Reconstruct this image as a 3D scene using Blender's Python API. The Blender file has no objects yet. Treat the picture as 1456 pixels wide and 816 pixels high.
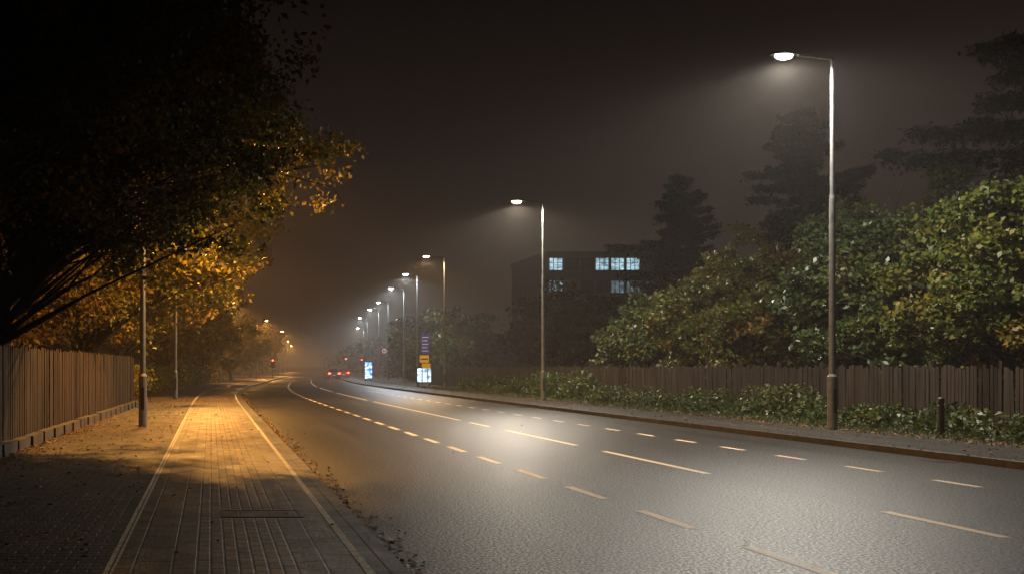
import bpy, math, numpy as np
from mathutils import Vector
rng=np.random.default_rng(7)
S=bpy.context.scene
COL=S.collection
R=math.radians
# ------------------------------------------------------------------ helpers
def nmat(name):
    m=bpy.data.materials.new(name); m.use_nodes=True
    nt=m.node_tree; nt.nodes.clear()
    out=nt.nodes.new('ShaderNodeOutputMaterial')
    return m,nt,out
def N(nt,t,**kw):
    n=nt.nodes.new(t)
    for k,v in kw.items():
        if k in n.inputs: n.inputs[k].default_value=v
        else: setattr(n,k,v)
    return n
def ramp(nt,fac,stops):
    r=nt.nodes.new('ShaderNodeValToRGB'); e=r.color_ramp.elements
    while len(e)<len(stops): e.new(0.5)
    for i,(p,c) in enumerate(stops):
        e[i].position=p; e[i].color=(c[0],c[1],c[2],1) if len(c)==3 else c
    nt.links.new(fac,r.inputs[0]); return r.outputs[0]
def mixc(nt,fac,a,b,mode='MIX'):
    m=nt.nodes.new('ShaderNodeMix'); m.data_type='RGBA'; m.blend_type=mode
    if isinstance(fac,float): m.inputs[0].default_value=fac
    else: nt.links.new(fac,m.inputs[0])
    for s,v in ((6,a),(7,b)):
        if isinstance(v,tuple): m.inputs[s].default_value=(*v,1)
        else: nt.links.new(v,m.inputs[s])
    return m.outputs[2]
def noise(nt,co,scale,detail=4,rough=.6):
    n=N(nt,'ShaderNodeTexNoise',Scale=scale,Detail=detail,Roughness=rough)
    nt.links.new(co,n.inputs['Vector']); return n.outputs[0]
def simple(name,c1,c2=None,rough=.7,metal=0.,scale=3.,bump=0.,bscale=40.,stretch=None,emit=None,es=0.,spec=.5):
    m,nt,out=nmat(name)
    b=N(nt,'ShaderNodeBsdfPrincipled',Roughness=rough,Metallic=metal)
    b.inputs['Specular IOR Level'].default_value=spec
    tc=N(nt,'ShaderNodeTexCoord'); co=tc.outputs['Object']
    if stretch:
        mp=N(nt,'ShaderNodeMapping'); mp.inputs['Scale'].default_value=stretch
        nt.links.new(co,mp.inputs[0]); co=mp.outputs[0]
    if c2 is None: c2=tuple(x*.7 for x in c1)
    c=ramp(nt,noise(nt,co,scale),[(.3,c1),(.7,c2)])
    nt.links.new(c,b.inputs['Base Color'])
    if bump:
        bp=N(nt,'ShaderNodeBump',Strength=bump,Distance=.01)
        nt.links.new(noise(nt,co,bscale),bp.inputs['Height']); nt.links.new(bp.outputs[0],b.inputs['Normal'])
    nt.links.new(b.outputs[0],out.inputs[0]); return m
def emis(name,c,s):
    m,nt,out=nmat(name); e=N(nt,'ShaderNodeEmission',Strength=s); e.inputs[0].default_value=(*c,1)
    nt.links.new(e.outputs[0],out.inputs[0]); return m

class MB:
    def __init__(s): s.v=[];s.f=[];s.m=[]
    def add(s,vs,fs,mi=0):
        o=len(s.v); s.v+= [tuple(map(float,p)) for p in vs]
        s.f+=[tuple(i+o for i in f) for f in fs]; s.m+=[mi]*len(fs)
    def box(s,x0,x1,y0,y1,z0,z1,mi=0):
        s.add([(x0,y0,z0),(x1,y0,z0),(x1,y1,z0),(x0,y1,z0),(x0,y0,z1),(x1,y0,z1),(x1,y1,z1),(x0,y1,z1)],
              [(0,3,2,1),(4,5,6,7),(0,1,5,4),(1,2,6,5),(2,3,7,6),(3,0,4,7)],mi)
    def tube(s,pts,rad,n=8,mi=0,cap=True):
        pts=[Vector(p) for p in pts]; vs=[];fs=[]
        up=Vector((0,0,1))
        for i,p in enumerate(pts):
            t=(pts[min(i+1,len(pts)-1)]-pts[max(i-1,0)]).normalized()
            a=t.cross(up)
            if a.length<.05: a=t.cross(Vector((0,1,0)))
            a.normalize(); b=t.cross(a).normalized()
            for k in range(n):
                th=2*math.pi*k/n
                vs.append(p+(a*math.cos(th)+b*math.sin(th))*rad[i])
        for i in range(len(pts)-1):
            for k in range(n):
                k2=(k+1)%n
                fs.append((i*n+k,i*n+k2,(i+1)*n+k2,(i+1)*n+k))
        if cap:
            fs.append(tuple(range(n))[::-1]); fs.append(tuple((len(pts)-1)*n+k for k in range(n)))
        s.add(vs,fs,mi)
    def obj(s,name,mats,parent=None,smooth=False,loc=None):
        me=bpy.data.meshes.new(name); me.from_pydata(s.v,[],s.f)
        for m in mats: me.materials.append(m)
        me.polygons.foreach_set('material_index',s.m)
        if smooth: me.polygons.foreach_set('use_smooth',[True]*len(s.f))
        me.update()
        o=bpy.data.objects.new(name,me); COL.objects.link(o)
        if parent: o.parent=parent
        return o
def empty(name,loc=(0,0,0)):
    o=bpy.data.objects.new(name,None); o.location=loc; COL.objects.link(o); return o

# ------------------------------------------------------------------ road curve
_L=np.array([[-30,0],[50,0],[60,.25],[70,.8],[83.5,1.9],[98.5,3.6],[120,6.0],[135,7.8],[158,10.8],[180,13.5],[250,20],[307,25],[420,33]])
_Rr=np.array([[-30,0],[50,0],[70,.1],[85,.4],[99,1.0],[120,2.8],[140,5.0],[160,7.6],[180,10],[250,17],[307,22],[420,30]])
def _sm(T):
    d=np.arange(-30,421,1.0); y=np.interp(d,T[:,0],T[:,1]); k=np.ones(15)/15
    y2=np.convolve(np.pad(y,7,mode='edge'),k,mode='valid'); return lambda t:float(np.interp(t,d,y2))
offL=_sm(_L); offR=_sm(_Rr)
def offB(x):
    f=min(max((x-1.5)/(13.3-1.5),0),1)
    return lambda d:offL(d)*(1-f)+offR(d)*f
def strip(name,xa,xb,z,d0,d1,mat,drop=0.0,step=1.5,fa=None,fb=None,mb=None,mi=0):
    fa=fa or offB(xa); fb=fb or offB(xb)
    own=mb is None; mb=mb or MB()
    ds=list(np.arange(d0,d1,step))+[d1]; n=len(ds)
    vs=[];fs=[]
    for d in ds: vs+=[(xa+fa(d),d,z),(xb+fb(d),d,z)]
    for i in range(n-1): fs.append((2*i,2*i+1,2*i+3,2*i+2))
    if drop:
        o=len(vs)
        for d in ds: vs+=[(xa+fa(d),d,z-drop),(xb+fb(d),d,z-drop)]
        for i in range(n-1):
            fs.append((2*i,2*i+2,o+2*i+2,o+2*i)); fs.append((2*i+1,o+2*i+1,o+2*i+3,2*i+3))
        fs.append((0,o,o+1,1))
    mb.add(vs,fs,mi)
    if own: return mb.obj(name,[mat])

# ------------------------------------------------------------------ materials
def asphalt(name,c1,c2,rough=.5,fine=.5,smax=1.0):
    m,nt,out=nmat(name)
    b=N(nt,'ShaderNodeBsdfPrincipled'); co=N(nt,'ShaderNodeTexCoord').outputs['Object']
    mp=N(nt,'ShaderNodeMapping'); mp.inputs['Scale'].default_value=(1,.3,1); nt.links.new(co,mp.inputs[0])
    big=noise(nt,mp.outputs[0],.6,6,.65)
    c=ramp(nt,big,[(.3,c1),(.7,c2)])
    mp2=N(nt,'ShaderNodeMapping'); mp2.inputs['Scale'].default_value=(1,.015,1); nt.links.new(co,mp2.inputs[0])
    tr=ramp(nt,noise(nt,mp2.outputs[0],1.6,3),[(.35,(.6,.6,.6)),(.65,(1.25,1.25,1.25))])
    c=mixc(nt,1.0,c,tr,'MULTIPLY')
    sp=noise(nt,co,34,3,.8)
    spc=ramp(nt,sp,[(.38,(.08,.08,.08)),(.5,(.6,.6,.6)),(.58,(1.8,1.75,1.7)),(.66,(6.5,6.4,6.2))])
    c=mixc(nt,1.0,c,spc,'MULTIPLY')
    nt.links.new(c,b.inputs['Base Color'])
    rr=ramp(nt,sp,[(.35,(rough+.25,)*3),(.62,(rough-.08,)*3)])
    nt.links.new(rr,b.inputs['Roughness'])
    sl=ramp(nt,sp,[(.42,(.06,)*3),(.64,(smax,)*3)]); nt.links.new(sl,b.inputs['Specular IOR Level'])
    bp=N(nt,'ShaderNodeBump',Strength=fine,Distance=.014)
    nt.links.new(sp,bp.inputs['Height']); nt.links.new(bp.outputs[0],b.inputs['Normal'])
    nt.links.new(b.outputs[0],out.inputs[0]); return m
M_road=asphalt('asphalt',(.034,.032,.030),(.018,.017,.016),.37,.65,.75)
M_pave_r=asphalt('pavement_asphalt',(.042,.038,.034),(.026,.024,.021),.6,.4,.5)
def brick(name,c1,c2,mortar,bw,rh,rot=True,ms=.006,rough=.6):
    m,nt,out=nmat(name)
    b=N(nt,'ShaderNodeBsdfPrincipled'); co=N(nt,'ShaderNodeTexCoord').outputs['Object']
    mp=N(nt,'ShaderNodeMapping'); mp.inputs['Rotation'].default_value=(0,0,R(90) if rot else 0); nt.links.new(co,mp.inputs[0])
    t=N(nt,'ShaderNodeTexBrick',Scale=1.0); t.inputs['Brick Width'].default_value=bw; t.inputs['Row Height'].default_value=rh
    t.inputs['Mortar Size'].default_value=ms; t.inputs['Mortar Smooth'].default_value=.3
    t.inputs['Color1'].default_value=(*c1,1); t.inputs['Color2'].default_value=(*c2,1); t.inputs['Mortar'].default_value=(*mortar,1)
    nt.links.new(mp.outputs[0],t.inputs['Vector'])
    n1=ramp(nt,noise(nt,co,1.1,6,.65),[(.3,(.38,.36,.33)),(.7,(1.35,1.3,1.25))])
    n2=ramp(nt,noise(nt,co,40,4,.8),[(.3,(.4,.4,.4)),(.7,(1.6,1.6,1.6))])
    c=mixc(nt,1.0,t.outputs[0],n1,'MULTIPLY'); c=mixc(nt,1.0,c,n2,'MULTIPLY')
    nt.links.new(c,b.inputs['Base Color'])
    rr=ramp(nt,noise(nt,co,3,4),[(.3,(rough-.15,)*3),(.7,(rough+.15,)*3)]); nt.links.new(rr,b.inputs['Roughness'])
    inv=N(nt,'ShaderNodeMath',operation='MULTIPLY_ADD'); nt.links.new(t.outputs[1],inv.inputs[0]); inv.inputs[1].default_value=-1.3
    nt.links.new(noise(nt,co,25,4,.8),inv.inputs[2])
    bp=N(nt,'ShaderNodeBump',Strength=1.0,Distance=.02); nt.links.new(inv.outputs[0],bp.inputs['Height'])
    nt.links.new(bp.outputs[0],b.inputs['Normal']); nt.links.new(b.outputs[0],out.inputs[0]); return m
M_blk=brick('block_paving',(.22,.145,.09),(.10,.068,.045),(.006,.005,.004),.22,.115,True,.012,.48)
M_blk2=brick('paving_setts',(.085,.058,.038),(.036,.027,.02),(.005,.004,.003),.24,.13,False,.013)
M_slab=brick('paving_slabs',(.12,.085,.056),(.07,.052,.037),(.01,.008,.007),.6,.31,True,.010,.48)
M_kerb_d=brick('kerb_stone',(.07,.06,.05),(.045,.04,.035),(.012,.012,.012),.9,5.0,True,.01)
M_kerb_r=brick('kerb_stone_dark',(.045,.042,.038),(.03,.028,.026),(.01,.01,.01),.9,5.0,True,.01)
def paint(name,c,wear=.5,base=(.06,.055,.05)):
    m,nt,out=nmat(name)
    b=N(nt,'ShaderNodeBsdfPrincipled',Roughness=.6); co=N(nt,'ShaderNodeTexCoord').outputs['Object']
    a=noise(nt,co,18,6,.75)
    f=ramp(nt,a,[(wear-.08,(0,0,0)),(wear+.05,(1,1,1))])
    col=mixc(nt,f,base,c)
    nt.links.new(col,b.inputs['Base Color'])
    nt.links.new(b.outputs[0],out.inputs[0]); return m
M_paint=paint('road_paint',(.80,.64,.42),.40)
M_paint2=paint('path_paint',(.55,.47,.35),.48,(.08,.065,.05))
M_soil=simple('soil',(.035,.028,.02),(.02,.018,.012),.9,scale=2,bump=.8,bscale=30)
M_grass=simple('ground_grass',(.03,.035,.015),(.02,.02,.01),.9,scale=1.2,bump=.6)
M_wood=simple('fence_wood',(.075,.05,.03),(.022,.016,.011),.8,scale=5,bump=.5,bscale=30,stretch=(1,1,.12),spec=.2)
M_wood2=simple('fence_wood_old',(.045,.031,.020),(.015,.011,.009),.85,scale=4,bump=.5,bscale=30,stretch=(1,1,.12),spec=.2)
M_steel=simple('galvanised_steel',(.26,.26,.25),(.17,.17,.17),.38,.6,scale=6)
M_dark=simple('dark_metal',(.05,.05,.05),(.03,.03,.03),.5,.3)
M_iron=simple('cast_iron',(.06,.05,.04),(.035,.03,.025),.6,.3,scale=12,bump=.5)
M_bark=simple('bark',(.04,.03,.022),(.02,.015,.012),.95,scale=6,bump=.8,bscale=20,stretch=(1,1,.3),spec=.1)
M_stone=simple('stone',(.085,.066,.048),(.035,.03,.024),.85,scale=3,bump=.7,bscale=15)
def leafmat(name,stops,trans=.3,rough=.5,spec=.35):
    m,nt,out=nmat(name)
    at=N(nt,'ShaderNodeAttribute'); at.attribute_name='tint'
    c=ramp(nt,at.outputs['Fac'],stops)
    b=N(nt,'ShaderNodeBsdfPrincipled',Roughness=rough); b.inputs['Specular IOR Level'].default_value=spec
    nt.links.new(c,b.inputs['Base Color'])
    t=N(nt,'ShaderNodeBsdfTranslucent'); nt.links.new(c,t.inputs[0])
    x=N(nt,'ShaderNodeMixShader'); x.inputs[0].default_value=trans
    nt.links.new(b.outputs[0],x.inputs[1]); nt.links.new(t.outputs[0],x.inputs[2]); nt.links.new(x.outputs[0],out.inputs[0]); return m
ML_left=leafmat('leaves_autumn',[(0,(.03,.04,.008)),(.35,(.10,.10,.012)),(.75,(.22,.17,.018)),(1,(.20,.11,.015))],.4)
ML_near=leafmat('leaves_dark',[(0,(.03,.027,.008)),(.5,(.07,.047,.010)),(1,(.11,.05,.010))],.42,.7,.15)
ML_right=leafmat('leaves_shrub',[(0,(.03,.055,.012)),(.45,(.085,.105,.016)),(.75,(.17,.14,.018)),(1,(.22,.10,.018))],.25,.45,.4)
ML_gl=leafmat('leaves_glossy',[(0,(.03,.055,.016)),(.6,(.07,.10,.025)),(1,(.14,.13,.025))],.2,.38,.55)
ML_con=leafmat('needles',[(0,(.006,.008,.005)),(1,(.012,.015,.009))],.1,.8,.1)
ML_fall=leafmat('leaves_fallen',[(0,(.08,.04,.015)),(.5,(.16,.07,.02)),(1,(.24,.12,.03))],.05,.6)
ML_ver=leafmat('leaves_verge',[(0,(.02,.04,.012)),(.6,(.06,.09,.02)),(.9,(.12,.11,.03)),(1,(.18,.07,.03))],.25,.45,.4)

# ------------------------------------------------------------------ foliage
def leaves(name,P,size,mat,tint,parent=None,up=.5,aspect=.6,flat=0,yaw=None):
    n=len(P)
    nrm=rng.normal(size=(n,3)); nrm/=np.linalg.norm(nrm,axis=1)[:,None]
    nrm[:,2]+=up*np.sign(rng.random(n)-.12); nrm/=np.linalg.norm(nrm,axis=1)[:,None]
    if flat: nrm=np.array([0,0,1.])+rng.normal(size=(n,3))*flat; nrm/=np.linalg.norm(nrm,axis=1)[:,None]
    a=np.cross(nrm,rng.normal(size=(n,3))); a/=np.linalg.norm(a,axis=1)[:,None]
    b=np.cross(nrm,a)
    s=(size*(.6+.8*rng.random(n)))[:,None]
    V=np.empty((n,4,3))
    V[:,0]=P-a*s*.5; V[:,2]=P+a*s*.5-nrm*s*.12
    V[:,1]=P+b*s*aspect*.5+nrm*s*.1+a*s*.05; V[:,3]=P-b*s*aspect*.5+nrm*s*.1+a*s*.05
    me=bpy.data.meshes.new(name)
    me.vertices.add(4*n); me.vertices.foreach_set('co',V.ravel())
    me.loops.add(4*n); me.loops.foreach_set('vertex_index',np.arange(4*n,dtype=np.int32))
    me.polygons.add(n); me.polygons.foreach_set('loop_start',np.arange(0,4*n,4,dtype=np.int32))
    me.polygons.foreach_set('loop_total',np.full(n,4,dtype=np.int32))
    me.update(calc_edges=True)
    at=me.attributes.new('tint','FLOAT','FACE'); at.data.foreach_set('value',np.clip(tint,0,1).astype(np.float32))
    me.materials.append(mat)
    o=bpy.data.objects.new(name,me); COL.objects.link(o)
    if parent: o.parent=parent
    return o
LAMPS_L=[(-.15,26.4,8.0),(-.25,48.5,8.0)]
def clear(P):
    k=np.ones(len(P),bool)
    for (x,y,z) in LAMPS_L:
        dx=P[:,0]-x; dy=P[:,1]-y; dz=z-P[:,2]; h=np.hypot(dx,dy)
        k&=~((dz>-.4)&(dz<9)&(h<.5+np.clip(dz,0,9)*.42))
    return k
def tree(name,base,cc,rad,ncl,nl,ls,mat,trunk=.22,clr=.9,tb=.0,low=1.6,shell=.45,doclear=True):
    e=empty(name)
    bx,by,bz=base; cc=np.array(cc,float); rad=np.array(rad,float)
    mb=MB()
    top=np.array([cc[0],cc[1],cc[2]+rad[2]*.55])
    P0=np.array([bx,by,bz-.2])
    def tp(t):
        p=P0*(1-t)+top*t; p=p.copy(); p[0]+=.3*math.sin(t*5+bx); p[1]+=.25*math.cos(t*4+by); return p
    ts=np.linspace(0,1,9)
    mb.tube([tp(t) for t in ts],[trunk*(1.35 if t==0 else 1)*(1-.8*t)+.015 for t in ts],9)
    d=rng.normal(size=(ncl,3)); d/=np.linalg.norm(d,axis=1)[:,None]
    lob=.8+.28*np.sin(3.1*d[:,0]+bx)*np.cos(2.7*d[:,1]+by*1.3)+.14*rng.normal(size=ncl)
    r=(shell+(1-shell)*rng.random(ncl)**.6)*np.clip(lob,.5,1.12)
    C=cc+d*rad*r[:,None]
    C=C[C[:,2]>low]
    allP=[];allT=[]
    for c in C:
        t0=np.clip((c[2]-bz)/(top[2]-bz)*.75-.12,.18,.92)
        a=tp(t0); m=(a+c)/2+rng.normal(size=3)*.25+np.array([0,0,.25]); 
        L=np.linalg.norm(c-a)
        mb.tube([a,a*.6+m*.4,m,m*.4+c*.6,c],[.02+.014*L,.018+.010*L,.03,.02,.008],5,cap=False)
        for q in range(3):
            e2=c+rng.normal(size=3)*clr*.7
            mb.tube([m*.3+c*.7,(c+e2)/2,e2],[.015,.01,.004],4,cap=False)
        k=int(nl*(.5+rng.random()))
        ns=7; sc=c+rng.normal(size=(ns,3))*clr*np.array([.6,.6,.42])
        idx=rng.integers(0,ns,k)
        p=sc[idx]+rng.normal(size=(k,3))*clr*.27*np.array([1,1,.65])
        allP.append(p); allT.append(np.full(k,tb+rng.random()*.55)+rng.random(k)*.45)
    P=np.concatenate(allP);T=np.concatenate(allT)
    k=(P[:,2]>.12)
    if doclear: k&=clear(P)
    P=P[k];T=T[k]
    mb.obj('trunk_and_branches',[M_bark],e,smooth=True)
    leaves('foliage',P,ls,mat,T,e)
    return e
def conifer(name,base,h,spread,nb,seed=0,ls=.32,dens=34):
    e=empty(name); bx,by,bz=base; mb=MB()
    mb.tube([(bx,by,bz-.3),(bx+.1,by,bz+h*.5),(bx,by,bz+h)],[.35,.2,.02],9)
    P=[];r=np.random.default_rng(seed)
    for i in range(nb):
        t=.12+.86*(i/nb)**.9; z=bz+h*t
        L=spread*(1-t)**.85*(.35+.8*r.random())+.25
        if r.random()<.15: L*=1.3
        az=r.random()*6.283; up=.3+.4*t
        pts=[];
        for q in np.linspace(0,1,6):
            zz=z+L*(up*q-.45*q*q)+ (.16*L*q**4)
            pts.append(np.array([bx+math.cos(az)*L*q,by+math.sin(az)*L*q,zz]))
        mb.tube(pts,[.05+.01*L,.045,.035,.025,.015,.006],5,cap=False)
        k=int(dens*L)+10
        q=.12+.88*r.random(k)**.8
        idx=q*5; i0=np.clip(idx.astype(int),0,4); fr=(idx-i0)[:,None]
        A=np.array(pts); p=A[i0]*(1-fr)+A[i0+1]*fr
        w=(L*.17*(1.12-q)+.08)
        side=np.array([-math.sin(az),math.cos(az),0])
        p=p+side*(r.normal(size=k)*w)[:,None]; p[:,2]+=-np.abs(r.normal(size=k))*.13*(1+L*.12)
        P.append(p)
    P=np.concatenate(P)
    mb.obj('trunk_and_branches',[M_bark],e,smooth=True)
    P2=np.repeat(P,5,axis=0)+r.normal(size=(len(P)*5,3))*np.array([.13,.13,.05])
    leaves('needles',P2,ls,ML_con,rng.random(len(P2)),e,up=.8,aspect=.28)
    return e
def mass(name,centers,clr,nl,ls,mat,zmin=.1,up=.5,tb=0):
    P=[];T=[]
    for c,s in centers:
        k=int(nl*s*s*(.6+.8*rng.random()))
        d=rng.normal(size=(k,3)); d/=np.linalg.norm(d,axis=1)[:,None]
        rr=(.5+.5*rng.random(k)**.5)*clr*s
        p=np.array(c)+d*rr[:,None]*np.array([1,1,.85]); P.append(p)
        T.append(np.full(k,tb+rng.random()*.5)+rng.random(k)*.45)
    P=np.concatenate(P);T=np.concatenate(T); k=P[:,2]>zmin
    return leaves(name,P[k],ls,mat,T[k],up=up)

# ------------------------------------------------------------------ ground, road
mb=MB(); mb.add([(-1500,-200,-.06),(2000,-200,-.06),(2000,2600,-.06),(-1500,2600,-.06)],[(0,1,2,3)]); mb.obj('ground',[M_grass])
strip('road',1.5,13.4,0,-20,420,M_road)
ZL=.10
strip('kerb',1.40,1.55,ZL+.004,-20,420,M_kerb_d,drop=.2)
strip('path_slabs',.76,1.20,ZL,-20,420,M_slab,fa=offL,fb=offL)
mb=MB(); strip('',1.27,1.40,ZL,-20,420,None,mb=mb,fa=offL,fb=offL); mb.obj('path_edging',[M_kerb_d])
strip('brick_path',-.14,.76,ZL,-20,420,M_blk,fa=offL,fb=offL)
strip('path_slabs',-.76,-.14,ZL,-20,420,M_slab,fa=offL,fb=offL)
strip('pavement',-4.6,-.84,ZL-.004,-20,420,M_blk2,fa=offL,fb=offL)
mb=MB(); strip('',1.20,1.27,ZL+.004,-20,300,None,mb=mb,fa=offL,fb=offL)
strip('',-.84,-.80,ZL+.004,-20,300,None,mb=mb,fa=offL,fb=offL); strip('',-.785,-.76,ZL+.004,-20,300,None,mb=mb,fa=offL,fb=offL)
mb.obj('path_markings',[M_paint2])
mb=MB(); strip('',-.80,-.785,ZL,-20,300,None,mb=mb,fa=offL,fb=offL); mb.obj('path_joint',[M_kerb_d])
mb=MB(); mb.box(.10,.98,10.45,10.48,ZL,ZL+.007,0); mb.box(.10,.98,10.92,10.95,ZL,ZL+.007,0); mb.box(.10,.13,10.48,10.92,ZL,ZL+.007,0); mb.box(.95,.98,10.48,10.92,ZL,ZL+.007,0)
mb.box(.13,.95,10.48,10.92,ZL,ZL+.004,1); mb.obj('access_cover',[M_iron,M_slab])
strip('kerb',13.4,13.55,.125,-20,420,M_kerb_r,drop=.25,fa=offR,fb=offR)
strip('pavement',13.55,15.5,.12,-20,420,M_pave_r,fa=offR,fb=offR)
strip('verge',15.5,200,.09,-20,420,M_soil,fa=offR,fb=offR,drop=.2)
strip('verge',-200,-4.6,.09,-20,420,M_soil,fa=offL,fb=offL,drop=.2)
mb=MB()
d=8.0-2.33*4
while d<130:
    strip('',5.0,5.13,.004,d,d+1.3,None,mb=mb,step=.65); d+=2.33
for a,b in [(4.5,6.3),(9.8,11.55),(15.66,19.8),(21.3,26.4),(28,30.1),(31.3,48),(50,64),(67,80),(84,96),(100,112),(118,130)]:
    strip('',7.84,7.97,.004,a,b,None,mb=mb)
d=13.9-2.05*5
while d<75:
    strip('',10.8,10.92,.004,d,d+.9,None,mb=mb,step=.45); d+=2.05
mb.obj('road_markings',[M_paint])
mb=MB()
for gx,gy in ((12.9,17.5),(12.9,41)):
    mb.box(gx,gx+.42,gy,gy+.03,.001,.008); mb.box(gx,gx+.42,gy+.47,gy+.5,.001,.008)
    for i in range(7): mb.box(gx+.02+i*.06,gx+.045+i*.06,gy+.03,gy+.47,.001,.007)
mb.obj('drain_grate',[M_iron])

# ------------------------------------------------------------------ street lamps
def lamp(x,y,z0,h,arm,col,power,es,side=-1,sod=False,lit=True,size=166,blend=.4,gcol=None):
    e=empty('street_lamp',(x,y,z0)); mb=MB()
    mb.tube([(0,0,-.1),(0,0,1.35),(0,0,1.42),(0,0,h*.62),(0,0,h*.63),(0,0,h-.1)],[.115,.112,.078,.07,.055,.045],14)
    mb.box(-.045,.045,-.125,-.10,.45,1.05,1)
    if not sod:
        mb.tube([(0,0,h-.14),(side*.05,0,h-.06),(side*.4,0,h-.02),(side*(arm-.35),0,h+.02)],[.045,.04,.034,.03],10)
        mb.box(-.05,.02,-.06,.06,5.3,5.45,1)
    else:
        mb.tube([(0,0,h-.12),(side*.1,0,h),(side*.35,0,h+.12),(side*(arm-.35),0,h+.15)],[.045,.04,.034,.03],10)
    mb.obj('pole',[M_steel,M_dark],e,smooth=False)
    zc=h+(.02 if not sod else .15)
    hb=MB(); cx=side*arm
    secs=[(-.38,.05,.035),(-.25,.10,.06),(0,.15,.085),(.22,.14,.07),(.34,.07,.03)]
    vs=[];fs=[];n=10
    for (dx,w,t) in secs:
        for k in range(n):
            th=2*math.pi*k/n
            vs.append((cx+side*dx,w*math.cos(th),zc+.03+max(math.sin(th),-.25)*t))
    for i in range(len(secs)-1):
        for k in range(n):
            k2=(k+1)%n; fs.append((i*n+k,i*n+k2,(i+1)*n+k2,(i+1)*n+k))
    fs.append(tuple(range(n))); fs.append(tuple((len(secs)-1)*n+k for k in range(n)))
    hb.add(vs,fs); hb.obj('lantern_housing',[M_dark],e)
    gb=MB(); vs=[];fs=[];nr=4;n=16
    for i in range(nr+1):
        a=i/nr*math.pi/2
        for k in range(n):
            th=2*math.pi*k/n
            vs.append((cx+.22*math.cos(a)*math.cos(th),.12*math.cos(a)*math.sin(th),zc-.005-.095*math.sin(a)))
    for i in range(nr):
        for k in range(n):
            k2=(k+1)%n; fs.append((i*n+k,i*n+k2,(i+1)*n+k2,(i+1)*n+k))
    gb.add(vs,fs); gb.obj('lens',[emis('lamp_glass',gcol or col,es) if lit else M_dark],e,smooth=True)
    if lit:
        l=bpy.data.lights.new('lamp_light','SPOT'); l.energy=power; l.color=col; l.spot_size=R(size); l.spot_blend=blend; l.shadow_soft_size=.12
        lo=bpy.data.objects.new('lamp_light',l); lo.parent=e; lo.location=(cx,0,zc-.2); COL.objects.link(lo)
    return e
W=(1,.92,.80); Cc=(.84,.94,1.0); Wm=(1,.66,.34); SO=(1,.45,.085)
H=9.4
lamp(15.65,24.8,.1,H,1.22,W,6000,80,size=170,blend=.35)
lamp(15.75,46.7,.1,H,1.25,(1,.88,.72),5800,90,gcol=(1,.72,.42),size=170,blend=.35)
lamp(16.6,70,.1,H,1.3,Wm,3200,60)
lamp(17.5,83.5,.1,H,1.0,Cc,2800,80)
lamp(19.3,98.5,.1,H,1.3,Cc,2600,90)
lamp(21.6,120,.1,H,1.2,Cc,2600,100)
lamp(23.0,135,.1,H,1.2,Cc,2600,110)
lamp(25.1,158,.1,H,1.2,Cc,2600,120)
lamp(31,200,.1,H,1.2,W,2600,130)
SH=7.9
lamp(-1.83,26.4,.1,SH,1.7,SO,8200,30,1,True,size=172,blend=.6)
lamp(-1.75,48.5,.1,SH,1.5,SO,8200,30,1,True,size=170,blend=.4)
lamp(.9,99,.1,SH,1.3,SO,5500,60,1,True)
lamp(-1.75+offL(138),138,.1,SH,1.3,SO,5500,70,1,True)
lamp(-1.75+offL(180),180,.1,SH,1.3,SO,5500,90,1,True)
lamp(-1.75+offL(250),250,.1,SH,1.3,SO,5500,120,1,True)
lamp(-1.2+offL(307),307,.1,SH,1.3,SO,5500,140,1,True)

# ------------------------------------------------------------------ fences
def fence(name,p0,p1,h,mat,pitch=.115,w=.10,post=2.6,z0=.1,postextra=.08,jit=.02):
    p0=np.array(p0,float);p1=np.array(p1,float); L=np.linalg.norm(p1-p0); u=(p1-p0)/L; nn=np.array([u[1],-u[0]])
    mb=MB()
    def bx(s0,s1,t0,t1,za,zb,tilt=0):
        c=[]
        for z,tt in ((za,0),(zb,tilt)):
            for s,t in ((s0,t0),(s1,t0),(s1,t1),(s0,t1)):
                q=p0+u*(s+tt)+nn*t; c.append((q[0],q[1],z))
        mb.add(c,[(0,3,2,1),(4,5,6,7),(0,1,5,4),(1,2,6,5),(2,3,7,6),(3,0,4,7)])
    s=0
    while s<L-w:
        g=rng.random()*.03
        bx(s,s+w*(.84+.16*rng.random()),0+g,.02+g,z0+.05,z0+h+rng.normal()*jit,rng.normal()*.014); s+=pitch
    for zz in (.35,h-.3): bx(0,L,.055,.098,z0+zz,z0+zz+.09)
    s=0
    while s<L: bx(s,s+.1,.101,.19,z0-.1,z0+h+postextra); s+=post
    return mb.obj(name,[mat])
fence('wooden_fence',(-3.15,40.5),(-4.15,9),1.98,M_wood,.13,.115,2.7,.12,.04,.025)
fence('wooden_fence',(19.5,10),(19.5,88),1.62,M_wood2,.13,.115,2.4,.08,.16,.035)
mb=MB()
for i in range(26):
    y0=9+i*1.2; x=-4.15+(y0-9)/31.5; mb.box(x+.03,x+.22+rng.random()*.02,y0,y0+1.18,-.05,.30+rng.random()*.03)
mb.obj('low_wall',[M_stone])

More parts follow.
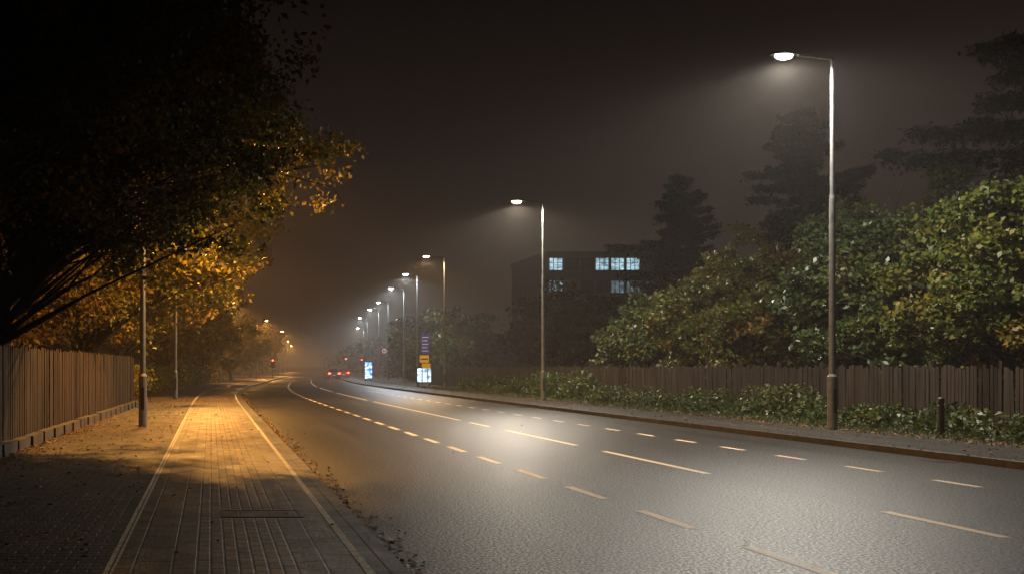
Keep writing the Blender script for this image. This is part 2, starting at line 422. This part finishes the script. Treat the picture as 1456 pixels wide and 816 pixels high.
# ------------------------------------------------------------------ trees left
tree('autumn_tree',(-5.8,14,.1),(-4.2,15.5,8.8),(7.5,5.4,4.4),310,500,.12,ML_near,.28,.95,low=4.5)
tree('autumn_tree',(-5.6,20.5,.1),(-2.5,21.8,7.2),(4.9,2.9,3.5),190,430,.13,ML_left,.22,.8,low=4.2,tb=-.1,doclear=False)
tree('autumn_tree',(-5.3,35,.1),(-3.4,34.5,8.2),(6.8,6,5.0),210,390,.185,ML_left,.26,1.0,low=2.6)
tree('autumn_tree',(-5.5,50,.1),(-3.3,52.5,6.8),(5.9,6.5,5.0),150,250,.24,ML_left,.25,1.0,low=2.0,tb=.1)
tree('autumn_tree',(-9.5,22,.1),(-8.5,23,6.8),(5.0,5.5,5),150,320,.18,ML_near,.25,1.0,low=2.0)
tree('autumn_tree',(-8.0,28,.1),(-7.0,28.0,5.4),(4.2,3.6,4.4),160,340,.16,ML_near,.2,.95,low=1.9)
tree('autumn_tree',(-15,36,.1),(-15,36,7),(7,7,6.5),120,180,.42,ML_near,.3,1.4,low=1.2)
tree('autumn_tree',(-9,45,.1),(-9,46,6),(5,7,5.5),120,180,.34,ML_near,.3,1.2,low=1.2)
tree('autumn_tree',(-3.2,72,.1),(-2.6,72,5.2),(3.6,6,4.0),90,150,.32,ML_left,.2,.9,low=1.2)
tree('autumn_tree',(-1.0,92,.1),(-.6,92,5.0),(3.6,6,3.9),90,140,.34,ML_left,.2,.9,low=1.4)
tree('autumn_tree',(2.2,118,.1),(2.4,118,4.8),(3.6,6,3.8),80,130,.4,ML_left,.2,.9,low=1.4)
tree('autumn_tree',(6.0,150,.1),(6.4,150,5.2),(4,6,3.8),80,120,.45,ML_left,.2,1,low=1.4)
cs=[((-3.9+offL(y)+rng.normal()*.15,y,.7+.5*rng.random()),1) for y in np.arange(42,110,.55)]
mass('hedge',cs,.85,150,.2,ML_left)

# ------------------------------------------------------------------ right side vegetation
tree('shrub_tree',(22.5,27.5,.1),(22.6,27.8,3.8),(2.8,3.0,3.5),135,340,.165,ML_right,.14,.58,low=.7)
tree('shrub_tree',(23.4,33,.1),(22.8,32.5,4.2),(3.1,3.2,3.8),140,340,.165,ML_gl,.15,.62,low=.7)
tree('shrub_tree',(22.8,38,.1),(22.6,38.5,3.6),(2.8,3.4,3.4),130,300,.185,ML_right,.14,.62,low=.7,tb=.12)
tree('shrub_tree',(23.4,44,.1),(23.0,44.5,3.4),(3.0,3.6,3.4),120,280,.2,ML_right,.14,.66,low=.7,tb=.05)
tree('shrub_tree',(22.6,51,.1),(22.6,51.5,2.8),(2.6,3.4,2.6),100,260,.21,ML_gl,.14,.62,low=.6)
tree('shrub_tree',(27,36,.1),(27,36,3.2),(4,5,2.9),110,180,.34,ML_gl,.2,1,low=.8)
tree('shrub_tree',(28,48,.1),(28,48,3.2),(4,6,2.9),110,180,.38,ML_con,.2,1,low=.8)
tree('shrub_tree',(23,22,.1),(23.2,21.5,3.4),(2.6,3,3),100,280,.18,ML_right,.14,.62,low=.7)
tree('broadleaf_tree',(26,66,.1),(26,66,3.0),(4,5,2.8),90,180,.36,ML_con,.2,.9,low=.8)
tree('broadleaf_tree',(30,82,.1),(30,82,4.2),(4.5,5,4.0),100,180,.4,ML_con,.25,1,low=1)
tree('broadleaf_tree',(34,96,.1),(34,96,4.6),(5,6,4.6),100,180,.45,ML_con,.25,1.1,low=1)
tree('broadleaf_tree',(25.6,100,.1),(25.4,100,4.2),(3.4,5,3.6),80,160,.4,ML_right,.2,.9,low=1)
tree('broadleaf_tree',(24.0,112,.1),(23.2,112,4.6),(2.8,4,3.4),80,150,.4,ML_right,.2,.8,low=1.2)
conifer('cedar_tree',(36.0,60,.1),17.6,7.4,105,3,.32,44)
conifer('cedar_tree',(33.2,70,.1),15.4,7.0,95,5,.32,44)
conifer('cedar_tree',(28.0,30,.1),19,6.4,210,9,.24,44)
cs=[]
for i in range(420):
    y=rng.uniform(190,380); 
    x=rng.uniform(-60,170)
    if offL(y)-6<x<offR(y)+18: continue
    hh=rng.uniform(1,7 if x>0 else 9); cs.append(((x,y,hh),rng.uniform(.8,1.5)))
mass('distant_trees',cs,3.6,110,1.0,ML_con,0)
cs=[]
for i in range(160):
    y=rng.uniform(105,145); x=offR(y)+rng.uniform(21,40); cs.append(((x,y,rng.uniform(.8,5.0)),rng.uniform(.7,1.2)))
mass('woodland',cs,2.0,150,.6,ML_con,0)
cs=[]
for i in range(170):
    y=rng.uniform(14,64); x=rng.uniform(16.5,19.2); s=rng.uniform(.25,.65); cs.append(((x,y,.1+s*.35),s))
for (x,y,s) in [(18,45,1.5),(18.0,48,1.8),(17.9,51,1.8),(18.0,54.5,1.7),(17.9,41,1.1),(18.2,57.5,1.5),(18.3,30,1.2),(18.2,31.5,1.4),(18.6,25,.9),(18.4,27.5,.8),(18.2,37,1.2),(17.6,34,.8),(18.0,61,1.4),(18.4,66,1.4),(18.4,72,1.4),(18.6,22.5,.8)]:
    for q in range(4): cs.append(((x+rng.normal()*.3,y+rng.normal()*.6,.15+s*.4*rng.random()),s*rng.uniform(.5,.8)))
mass('verge_plants',cs,.75,420,.13,ML_ver,.08)
n=26000; P=np.column_stack([15.5+3.9*rng.random(n)**.8,rng.uniform(10,75,n),.11+.12*rng.random(n)])
leaves('verge_grass',P,.14,ML_ver,rng.random(n)*.8,up=0,aspect=.16)
def sc(n,xs,ys,z,f=None):
    P=np.column_stack([xs,ys,np.full(n,z)+rng.random(n)*.015])
    if f: P[:,0]+=[f(v) for v in ys]
    return P
A=[]
n=6500; A.append(sc(n,-3.75+np.abs(rng.normal(size=n))*.3,9+rng.random(n)**.8*60,ZL+.01,offL))
n=1500; A.append(sc(n,rng.uniform(-3.6,-.9,n),6+rng.random(n)*50,ZL+.01,offL))
n=120; A.append(sc(n,rng.uniform(-.8,1.3,n),6+rng.random(n)*50,ZL+.01,offL))
n=1900; A.append(sc(n,1.57+np.abs(rng.normal(size=n))*.15,6+rng.random(n)*55,.012,offL))
n=30; A.append(sc(n,rng.uniform(1.8,13,n),6+rng.random(n)*50,.012))
n=4800; A.append(sc(n,15.7+np.abs(rng.normal(size=n))*.8-.2,12+rng.random(n)*55,.135))
n=900; A.append(sc(n,rng.uniform(13.1,15.5,n),12+rng.random(n)*55,.13))
P=np.concatenate(A); leaves('fallen_leaves',P,.06,ML_fall,rng.random(len(P)),flat=.25,aspect=.75)

# ------------------------------------------------------------------ office building
e=empty('office_building')
M_conc=simple('concrete',(.2,.18,.165),(.15,.135,.125),.85,scale=.3)
M_glass=simple('dark_glass',(.02,.025,.03),(.015,.02,.025),.15)
def winlit(name,c,s):
    m,nt,out=nmat(name); co=N(nt,'ShaderNodeTexCoord').outputs['Object']
    mp=N(nt,'ShaderNodeMapping'); mp.inputs['Scale'].default_value=(1,1,3.2); nt.links.new(co,mp.inputs[0])
    a=noise(nt,mp.outputs[0],1.3,3); cc=ramp(nt,a,[(.35,tuple(x*.25 for x in c)),(.55,c),(.75,(1,1,1))])
    em=N(nt,'ShaderNodeEmission',Strength=s); nt.links.new(cc,em.inputs[0]); nt.links.new(em.outputs[0],out.inputs[0]); return m
M_wl=winlit('lit_window',(.42,.68,.8),1.2); M_wl2=winlit('lit_window_dim',(.25,.42,.5),.4)
x0,x1,y0,y1,zt=51.3,80,150,168,19.2
wb=MB(); wb.box(x0,x1,y0+.5,y1,0,zt-.6,0); wb.box(x0-.15,x1+.15,y0+.1,y1+.15,zt-.6,zt,0)
wb.box(66,72,y0+4,y0+9,zt,zt+1.6,0)
fl=3.45; gb=MB(); lit={(4,0):2,(3,0):2,(4,3):2,(4,4):2,(4,5):2,(3,5):3,(3,4):3,(3,6):3}
bay=2.35; nb=12
for f in range(5):
    zb=zt-.6-fl*(5-f)
    wb.box(x0,x1,y0+.1,y0+.5,zb,zb+1.25,0)
    wb.box(x0,x1,y0+.1,y0+.5,zb+3.05,zb+fl-.002,0)
    for b in range(nb+1):
        xx=x0+b*bay; wb.box(xx,min(xx+.35,x1),y0+.14,y0+.5,zb+1.25,zb+3.05,0)
    for b in range(nb):
        xa=x0+b*bay+.35; xb=xa+bay-.35
        gb.box(xa,xb,y0+.42,y0+.47,zb+1.25,zb+3.05,{2:1,3:2}.get(lit.get((f,b)),0))
        for q in (1/3,2/3): xm=xa+(xb-xa)*q; wb.box(xm-.04,xm+.04,y0+.36,y0+.42,zb+1.25,zb+3.05,1)
        wb.box(xa,xb,y0+.355,y0+.415,zb+2.35,zb+2.42,1)
wb.obj('walls',[M_conc,M_dark],e); gb.obj('windows',[M_glass,M_wl,M_wl2],e)

# ------------------------------------------------------------------ signs & furniture
M_blue=simple('sign_blue',(.03,.05,.35),(.025,.04,.3),.4); M_yel=simple('sign_yellow',(.7,.45,.05),(.6,.4,.04),.4)
M_white=simple('sign_white',(.75,.75,.75),(.7,.7,.7),.4); M_red=simple('sign_red',(.6,.03,.02),(.5,.03,.02),.4)
def advmat(name,c,s):
    m,nt,out=nmat(name); co=N(nt,'ShaderNodeTexCoord').outputs['Object']
    mp=N(nt,'ShaderNodeMapping'); mp.inputs['Scale'].default_value=(1,1,2.5); nt.links.new(co,mp.inputs[0])
    a=noise(nt,mp.outputs[0],2.2,2); cc=ramp(nt,a,[(.38,tuple(x*.3 for x in c)),(.5,c),(.62,(1,1,1))])
    em=N(nt,'ShaderNodeEmission',Strength=s); nt.links.new(cc,em.inputs[0]); nt.links.new(em.outputs[0],out.inputs[0]); return m
def advert(x,y,w,z0,z1,mat):
    e=empty('illuminated_advert_board',(x,y,.12)); b=MB()
    b.box(-w/2-.07,w/2+.07,-.09,.09,z0-.07,z1+.1,0); b.box(-w/2+.05,-w/2+.15,-.05,.05,-.1,z0-.07,0); b.box(w/2-.15,w/2-.05,-.05,.05,-.1,z0-.07,0)
    b.obj('frame',[M_dark],e); c=MB(); c.box(-w/2,w/2,-.1,-.093,z0,z1,0); c.box(-w/2,w/2,.093,.1,z0,z1,0); c.obj('screen',[mat],e)
advert(17.3,80,1.1,.35,1.45,advmat('advert_screen',(.45,.75,1),1.8))
advert(17.9,112,.8,.25,2.1,advmat('advert_screen_blue',(.12,.35,1),2.2))
e=empty('direction_sign',(16.3,75,.12)); b=MB()
b.tube([(-.22,0,-.1),(-.22,0,4.15)],[.04,.04],8,1); b.tube([(.22,0,-.1),(.22,0,4.15)],[.04,.04],8,1)
b.box(-.32,.32,-.08,-.045,2.55,4.05,0)
for i in range(5): b.box(-.24,.24-.08*(i%2),-.09,-.082,3.8-i*.26,3.84-i*.26,2)
b.box(-.42,.28,-.08,-.045,1.9,2.45,3); b.box(-.34,.2,-.09,-.082,2.12,2.22,4)
b.box(-.25,.4,-.08,-.045,1.45,1.84,3)
b.obj('panels',[M_blue,M_steel,M_white,M_yel,M_dark],e)
def disc(b,x,y,z,r,mi,t=.01,n=20):
    b.tube([(x,y,z),(x,y-t,z)],[r,r],n,mi)
def roundsign(x,y,z,h,ring=True):
    e=empty('traffic_sign',(x,y,.1)); b=MB(); b.tube([(0,0,-.1),(0,0,h)],[.035,.035],8,0)
    disc(b,0,-.04,z,.32,1); disc(b,0,-.052,z,.23,2)
    b.box(-.12,-.02,-.072,-.066,z-.1,z+.1,3); b.box(.03,.12,-.072,-.066,z-.1,z+.1,3)
    b.obj('sign',[M_steel,M_red,M_white,M_dark],e)
roundsign(1.0,97.5,2.15,2.6)
roundsign(17.6,100,3.2,3.6)
M_rl=emis('red_signal',(1,.05,.02),18)
def signal(x,y,h=3.0):
    e=empty('traffic_light',(x,y,.1)); b=MB(); b.tube([(0,0,-.1),(0,0,h)],[.055,.055],10,0)
    b.box(-.16,.16,-.25,-.07,h-1.0,h+.05,1); b.box(-.26,.26,-.07,-.05,h-1.1,h+.15,1)
    for i,m in enumerate((2,1,1)):
        z=h-.15-i*.32; disc(b,0,-.25,z,.115,m,.02); b.tube([(0,-.25,z+.1),(0,-.4,z+.12)],[.05,.05],6,1)
    b.obj('signal_head',[M_steel,M_dark,M_rl],e)
signal(8.2,131,2.6); signal(23.0,168,3.1); signal(27.2,178,3.0)
e=empty('bollard',(16.6,22.4,.1)); b=MB()
b.tube([(0,0,-.1),(0,0,.72),(0,0,.74),(0,0,.78),(0,0,.80),(0,0,.88),(0,0,.91)],[.075,.072,.06,.06,.075,.07,.03],12); b.obj('post',[M_dark],e)
def car(x,y,col):
    e=empty('car',(x,y,0)); M_c=simple('car_paint',col,col,.3,.2)
    prof=[(-2.1,.35,.80),(-2.15,.75,.84),(-2.0,.98,.84),(-1.35,1.42,.64),(0.3,1.45,.66),(1.0,1.0,.80),(2.0,.8,.80),(2.15,.5,.78),(2.1,.3,.76)]
    b=MB(); vs=[]
    for (yy,z,w) in prof: vs+=[(-w,yy,z),(w,yy,z)]
    n=len(prof); fs=[(2*i,2*i+1,2*i+3,2*i+2) for i in range(n-1)]
    base=[(-.78,-2.1,.25),(.78,-2.1,.25),(.78,2.1,.25),(-.78,2.1,.25)]; o=len(vs); vs+=base
    fs+=[tuple([o]+[2*i for i in range(n)]+[o+3]),tuple([o+1,o+2]+[2*i+1 for i in range(n-1,-1,-1)]),(o,o+1,1,0),(o+3,o+2,2*(n-1)+1,2*(n-1)),(o,o+3,o+2,o+1)]
    b.add(vs,fs,0)
    b.add([(-.66,-1.99,1.02),(.66,-1.99,1.02),(.56,-1.43,1.40),(-.56,-1.43,1.40)],[(0,1,2,3)],1)
    b.box(-.8,-.5,-2.19,-2.13,.72,.9,2); b.box(.5,.8,-2.19,-2.13,.72,.9,2); b.box(-.25,.25,-2.18,-2.14,.5,.62,3)
    for sx in (-.82,.66):
        for sy in (-1.3,1.35): b.tube([(sx,sy,.32),(sx+.18,sy,.32)],[.32,.32],16,4)
    b.obj('body',[M_c,M_glass,M_rl,M_white,M_dark],e)
car(16.4,133,(.1,.1,.11)); car(19.4,146,(.3,.02,.02))

# ------------------------------------------------------------------ mist + world + camera
def mist(dens,ya,yb,zt):
    m,nt,out=nmat('mist'); v=N(nt,'ShaderNodeVolumeScatter',Density=dens,Anisotropy=.3)
    v.inputs['Color'].default_value=(1,.92,.86,1); nt.links.new(v.outputs[0],out.inputs['Volume'])
    mb=MB(); mb.box(-150,220,ya,yb,-.5,zt); mb.obj('mist',[m])
mist(.00085,-40,72,26); mist(.0026,72.01,460,26)
w=bpy.data.worlds.new('World'); S.world=w; w.use_nodes=True; nt=w.node_tree; bg=nt.nodes['Background']
tc=N(nt,'ShaderNodeTexCoord'); sx=N(nt,'ShaderNodeSeparateXYZ'); nt.links.new(tc.outputs['Generated'],sx.inputs[0])
c=ramp(nt,sx.outputs[2],[(0,(.045,.030,.020)),(.1,(.030,.020,.0145)),(.22,(.0165,.0110,.0088)),(.36,(.0055,.0036,.0033)),(1,(.003,.002,.002))])
nt.links.new(c,bg.inputs[0]); bg.inputs[1].default_value=1.0
cam=bpy.data.cameras.new('Camera'); co=bpy.data.objects.new('Camera',cam); COL.objects.link(co)
co.location=(0,0,1.7); co.rotation_euler=(R(90),0,0)
cam.sensor_width=36; cam.lens=36*1400/1456; cam.shift_x=428/1456; cam.shift_y=113/1456; cam.clip_end=5000; cam.clip_start=.1
S.camera=co
S.view_settings.view_transform='Standard'; S.view_settings.look='None'; S.view_settings.exposure=0
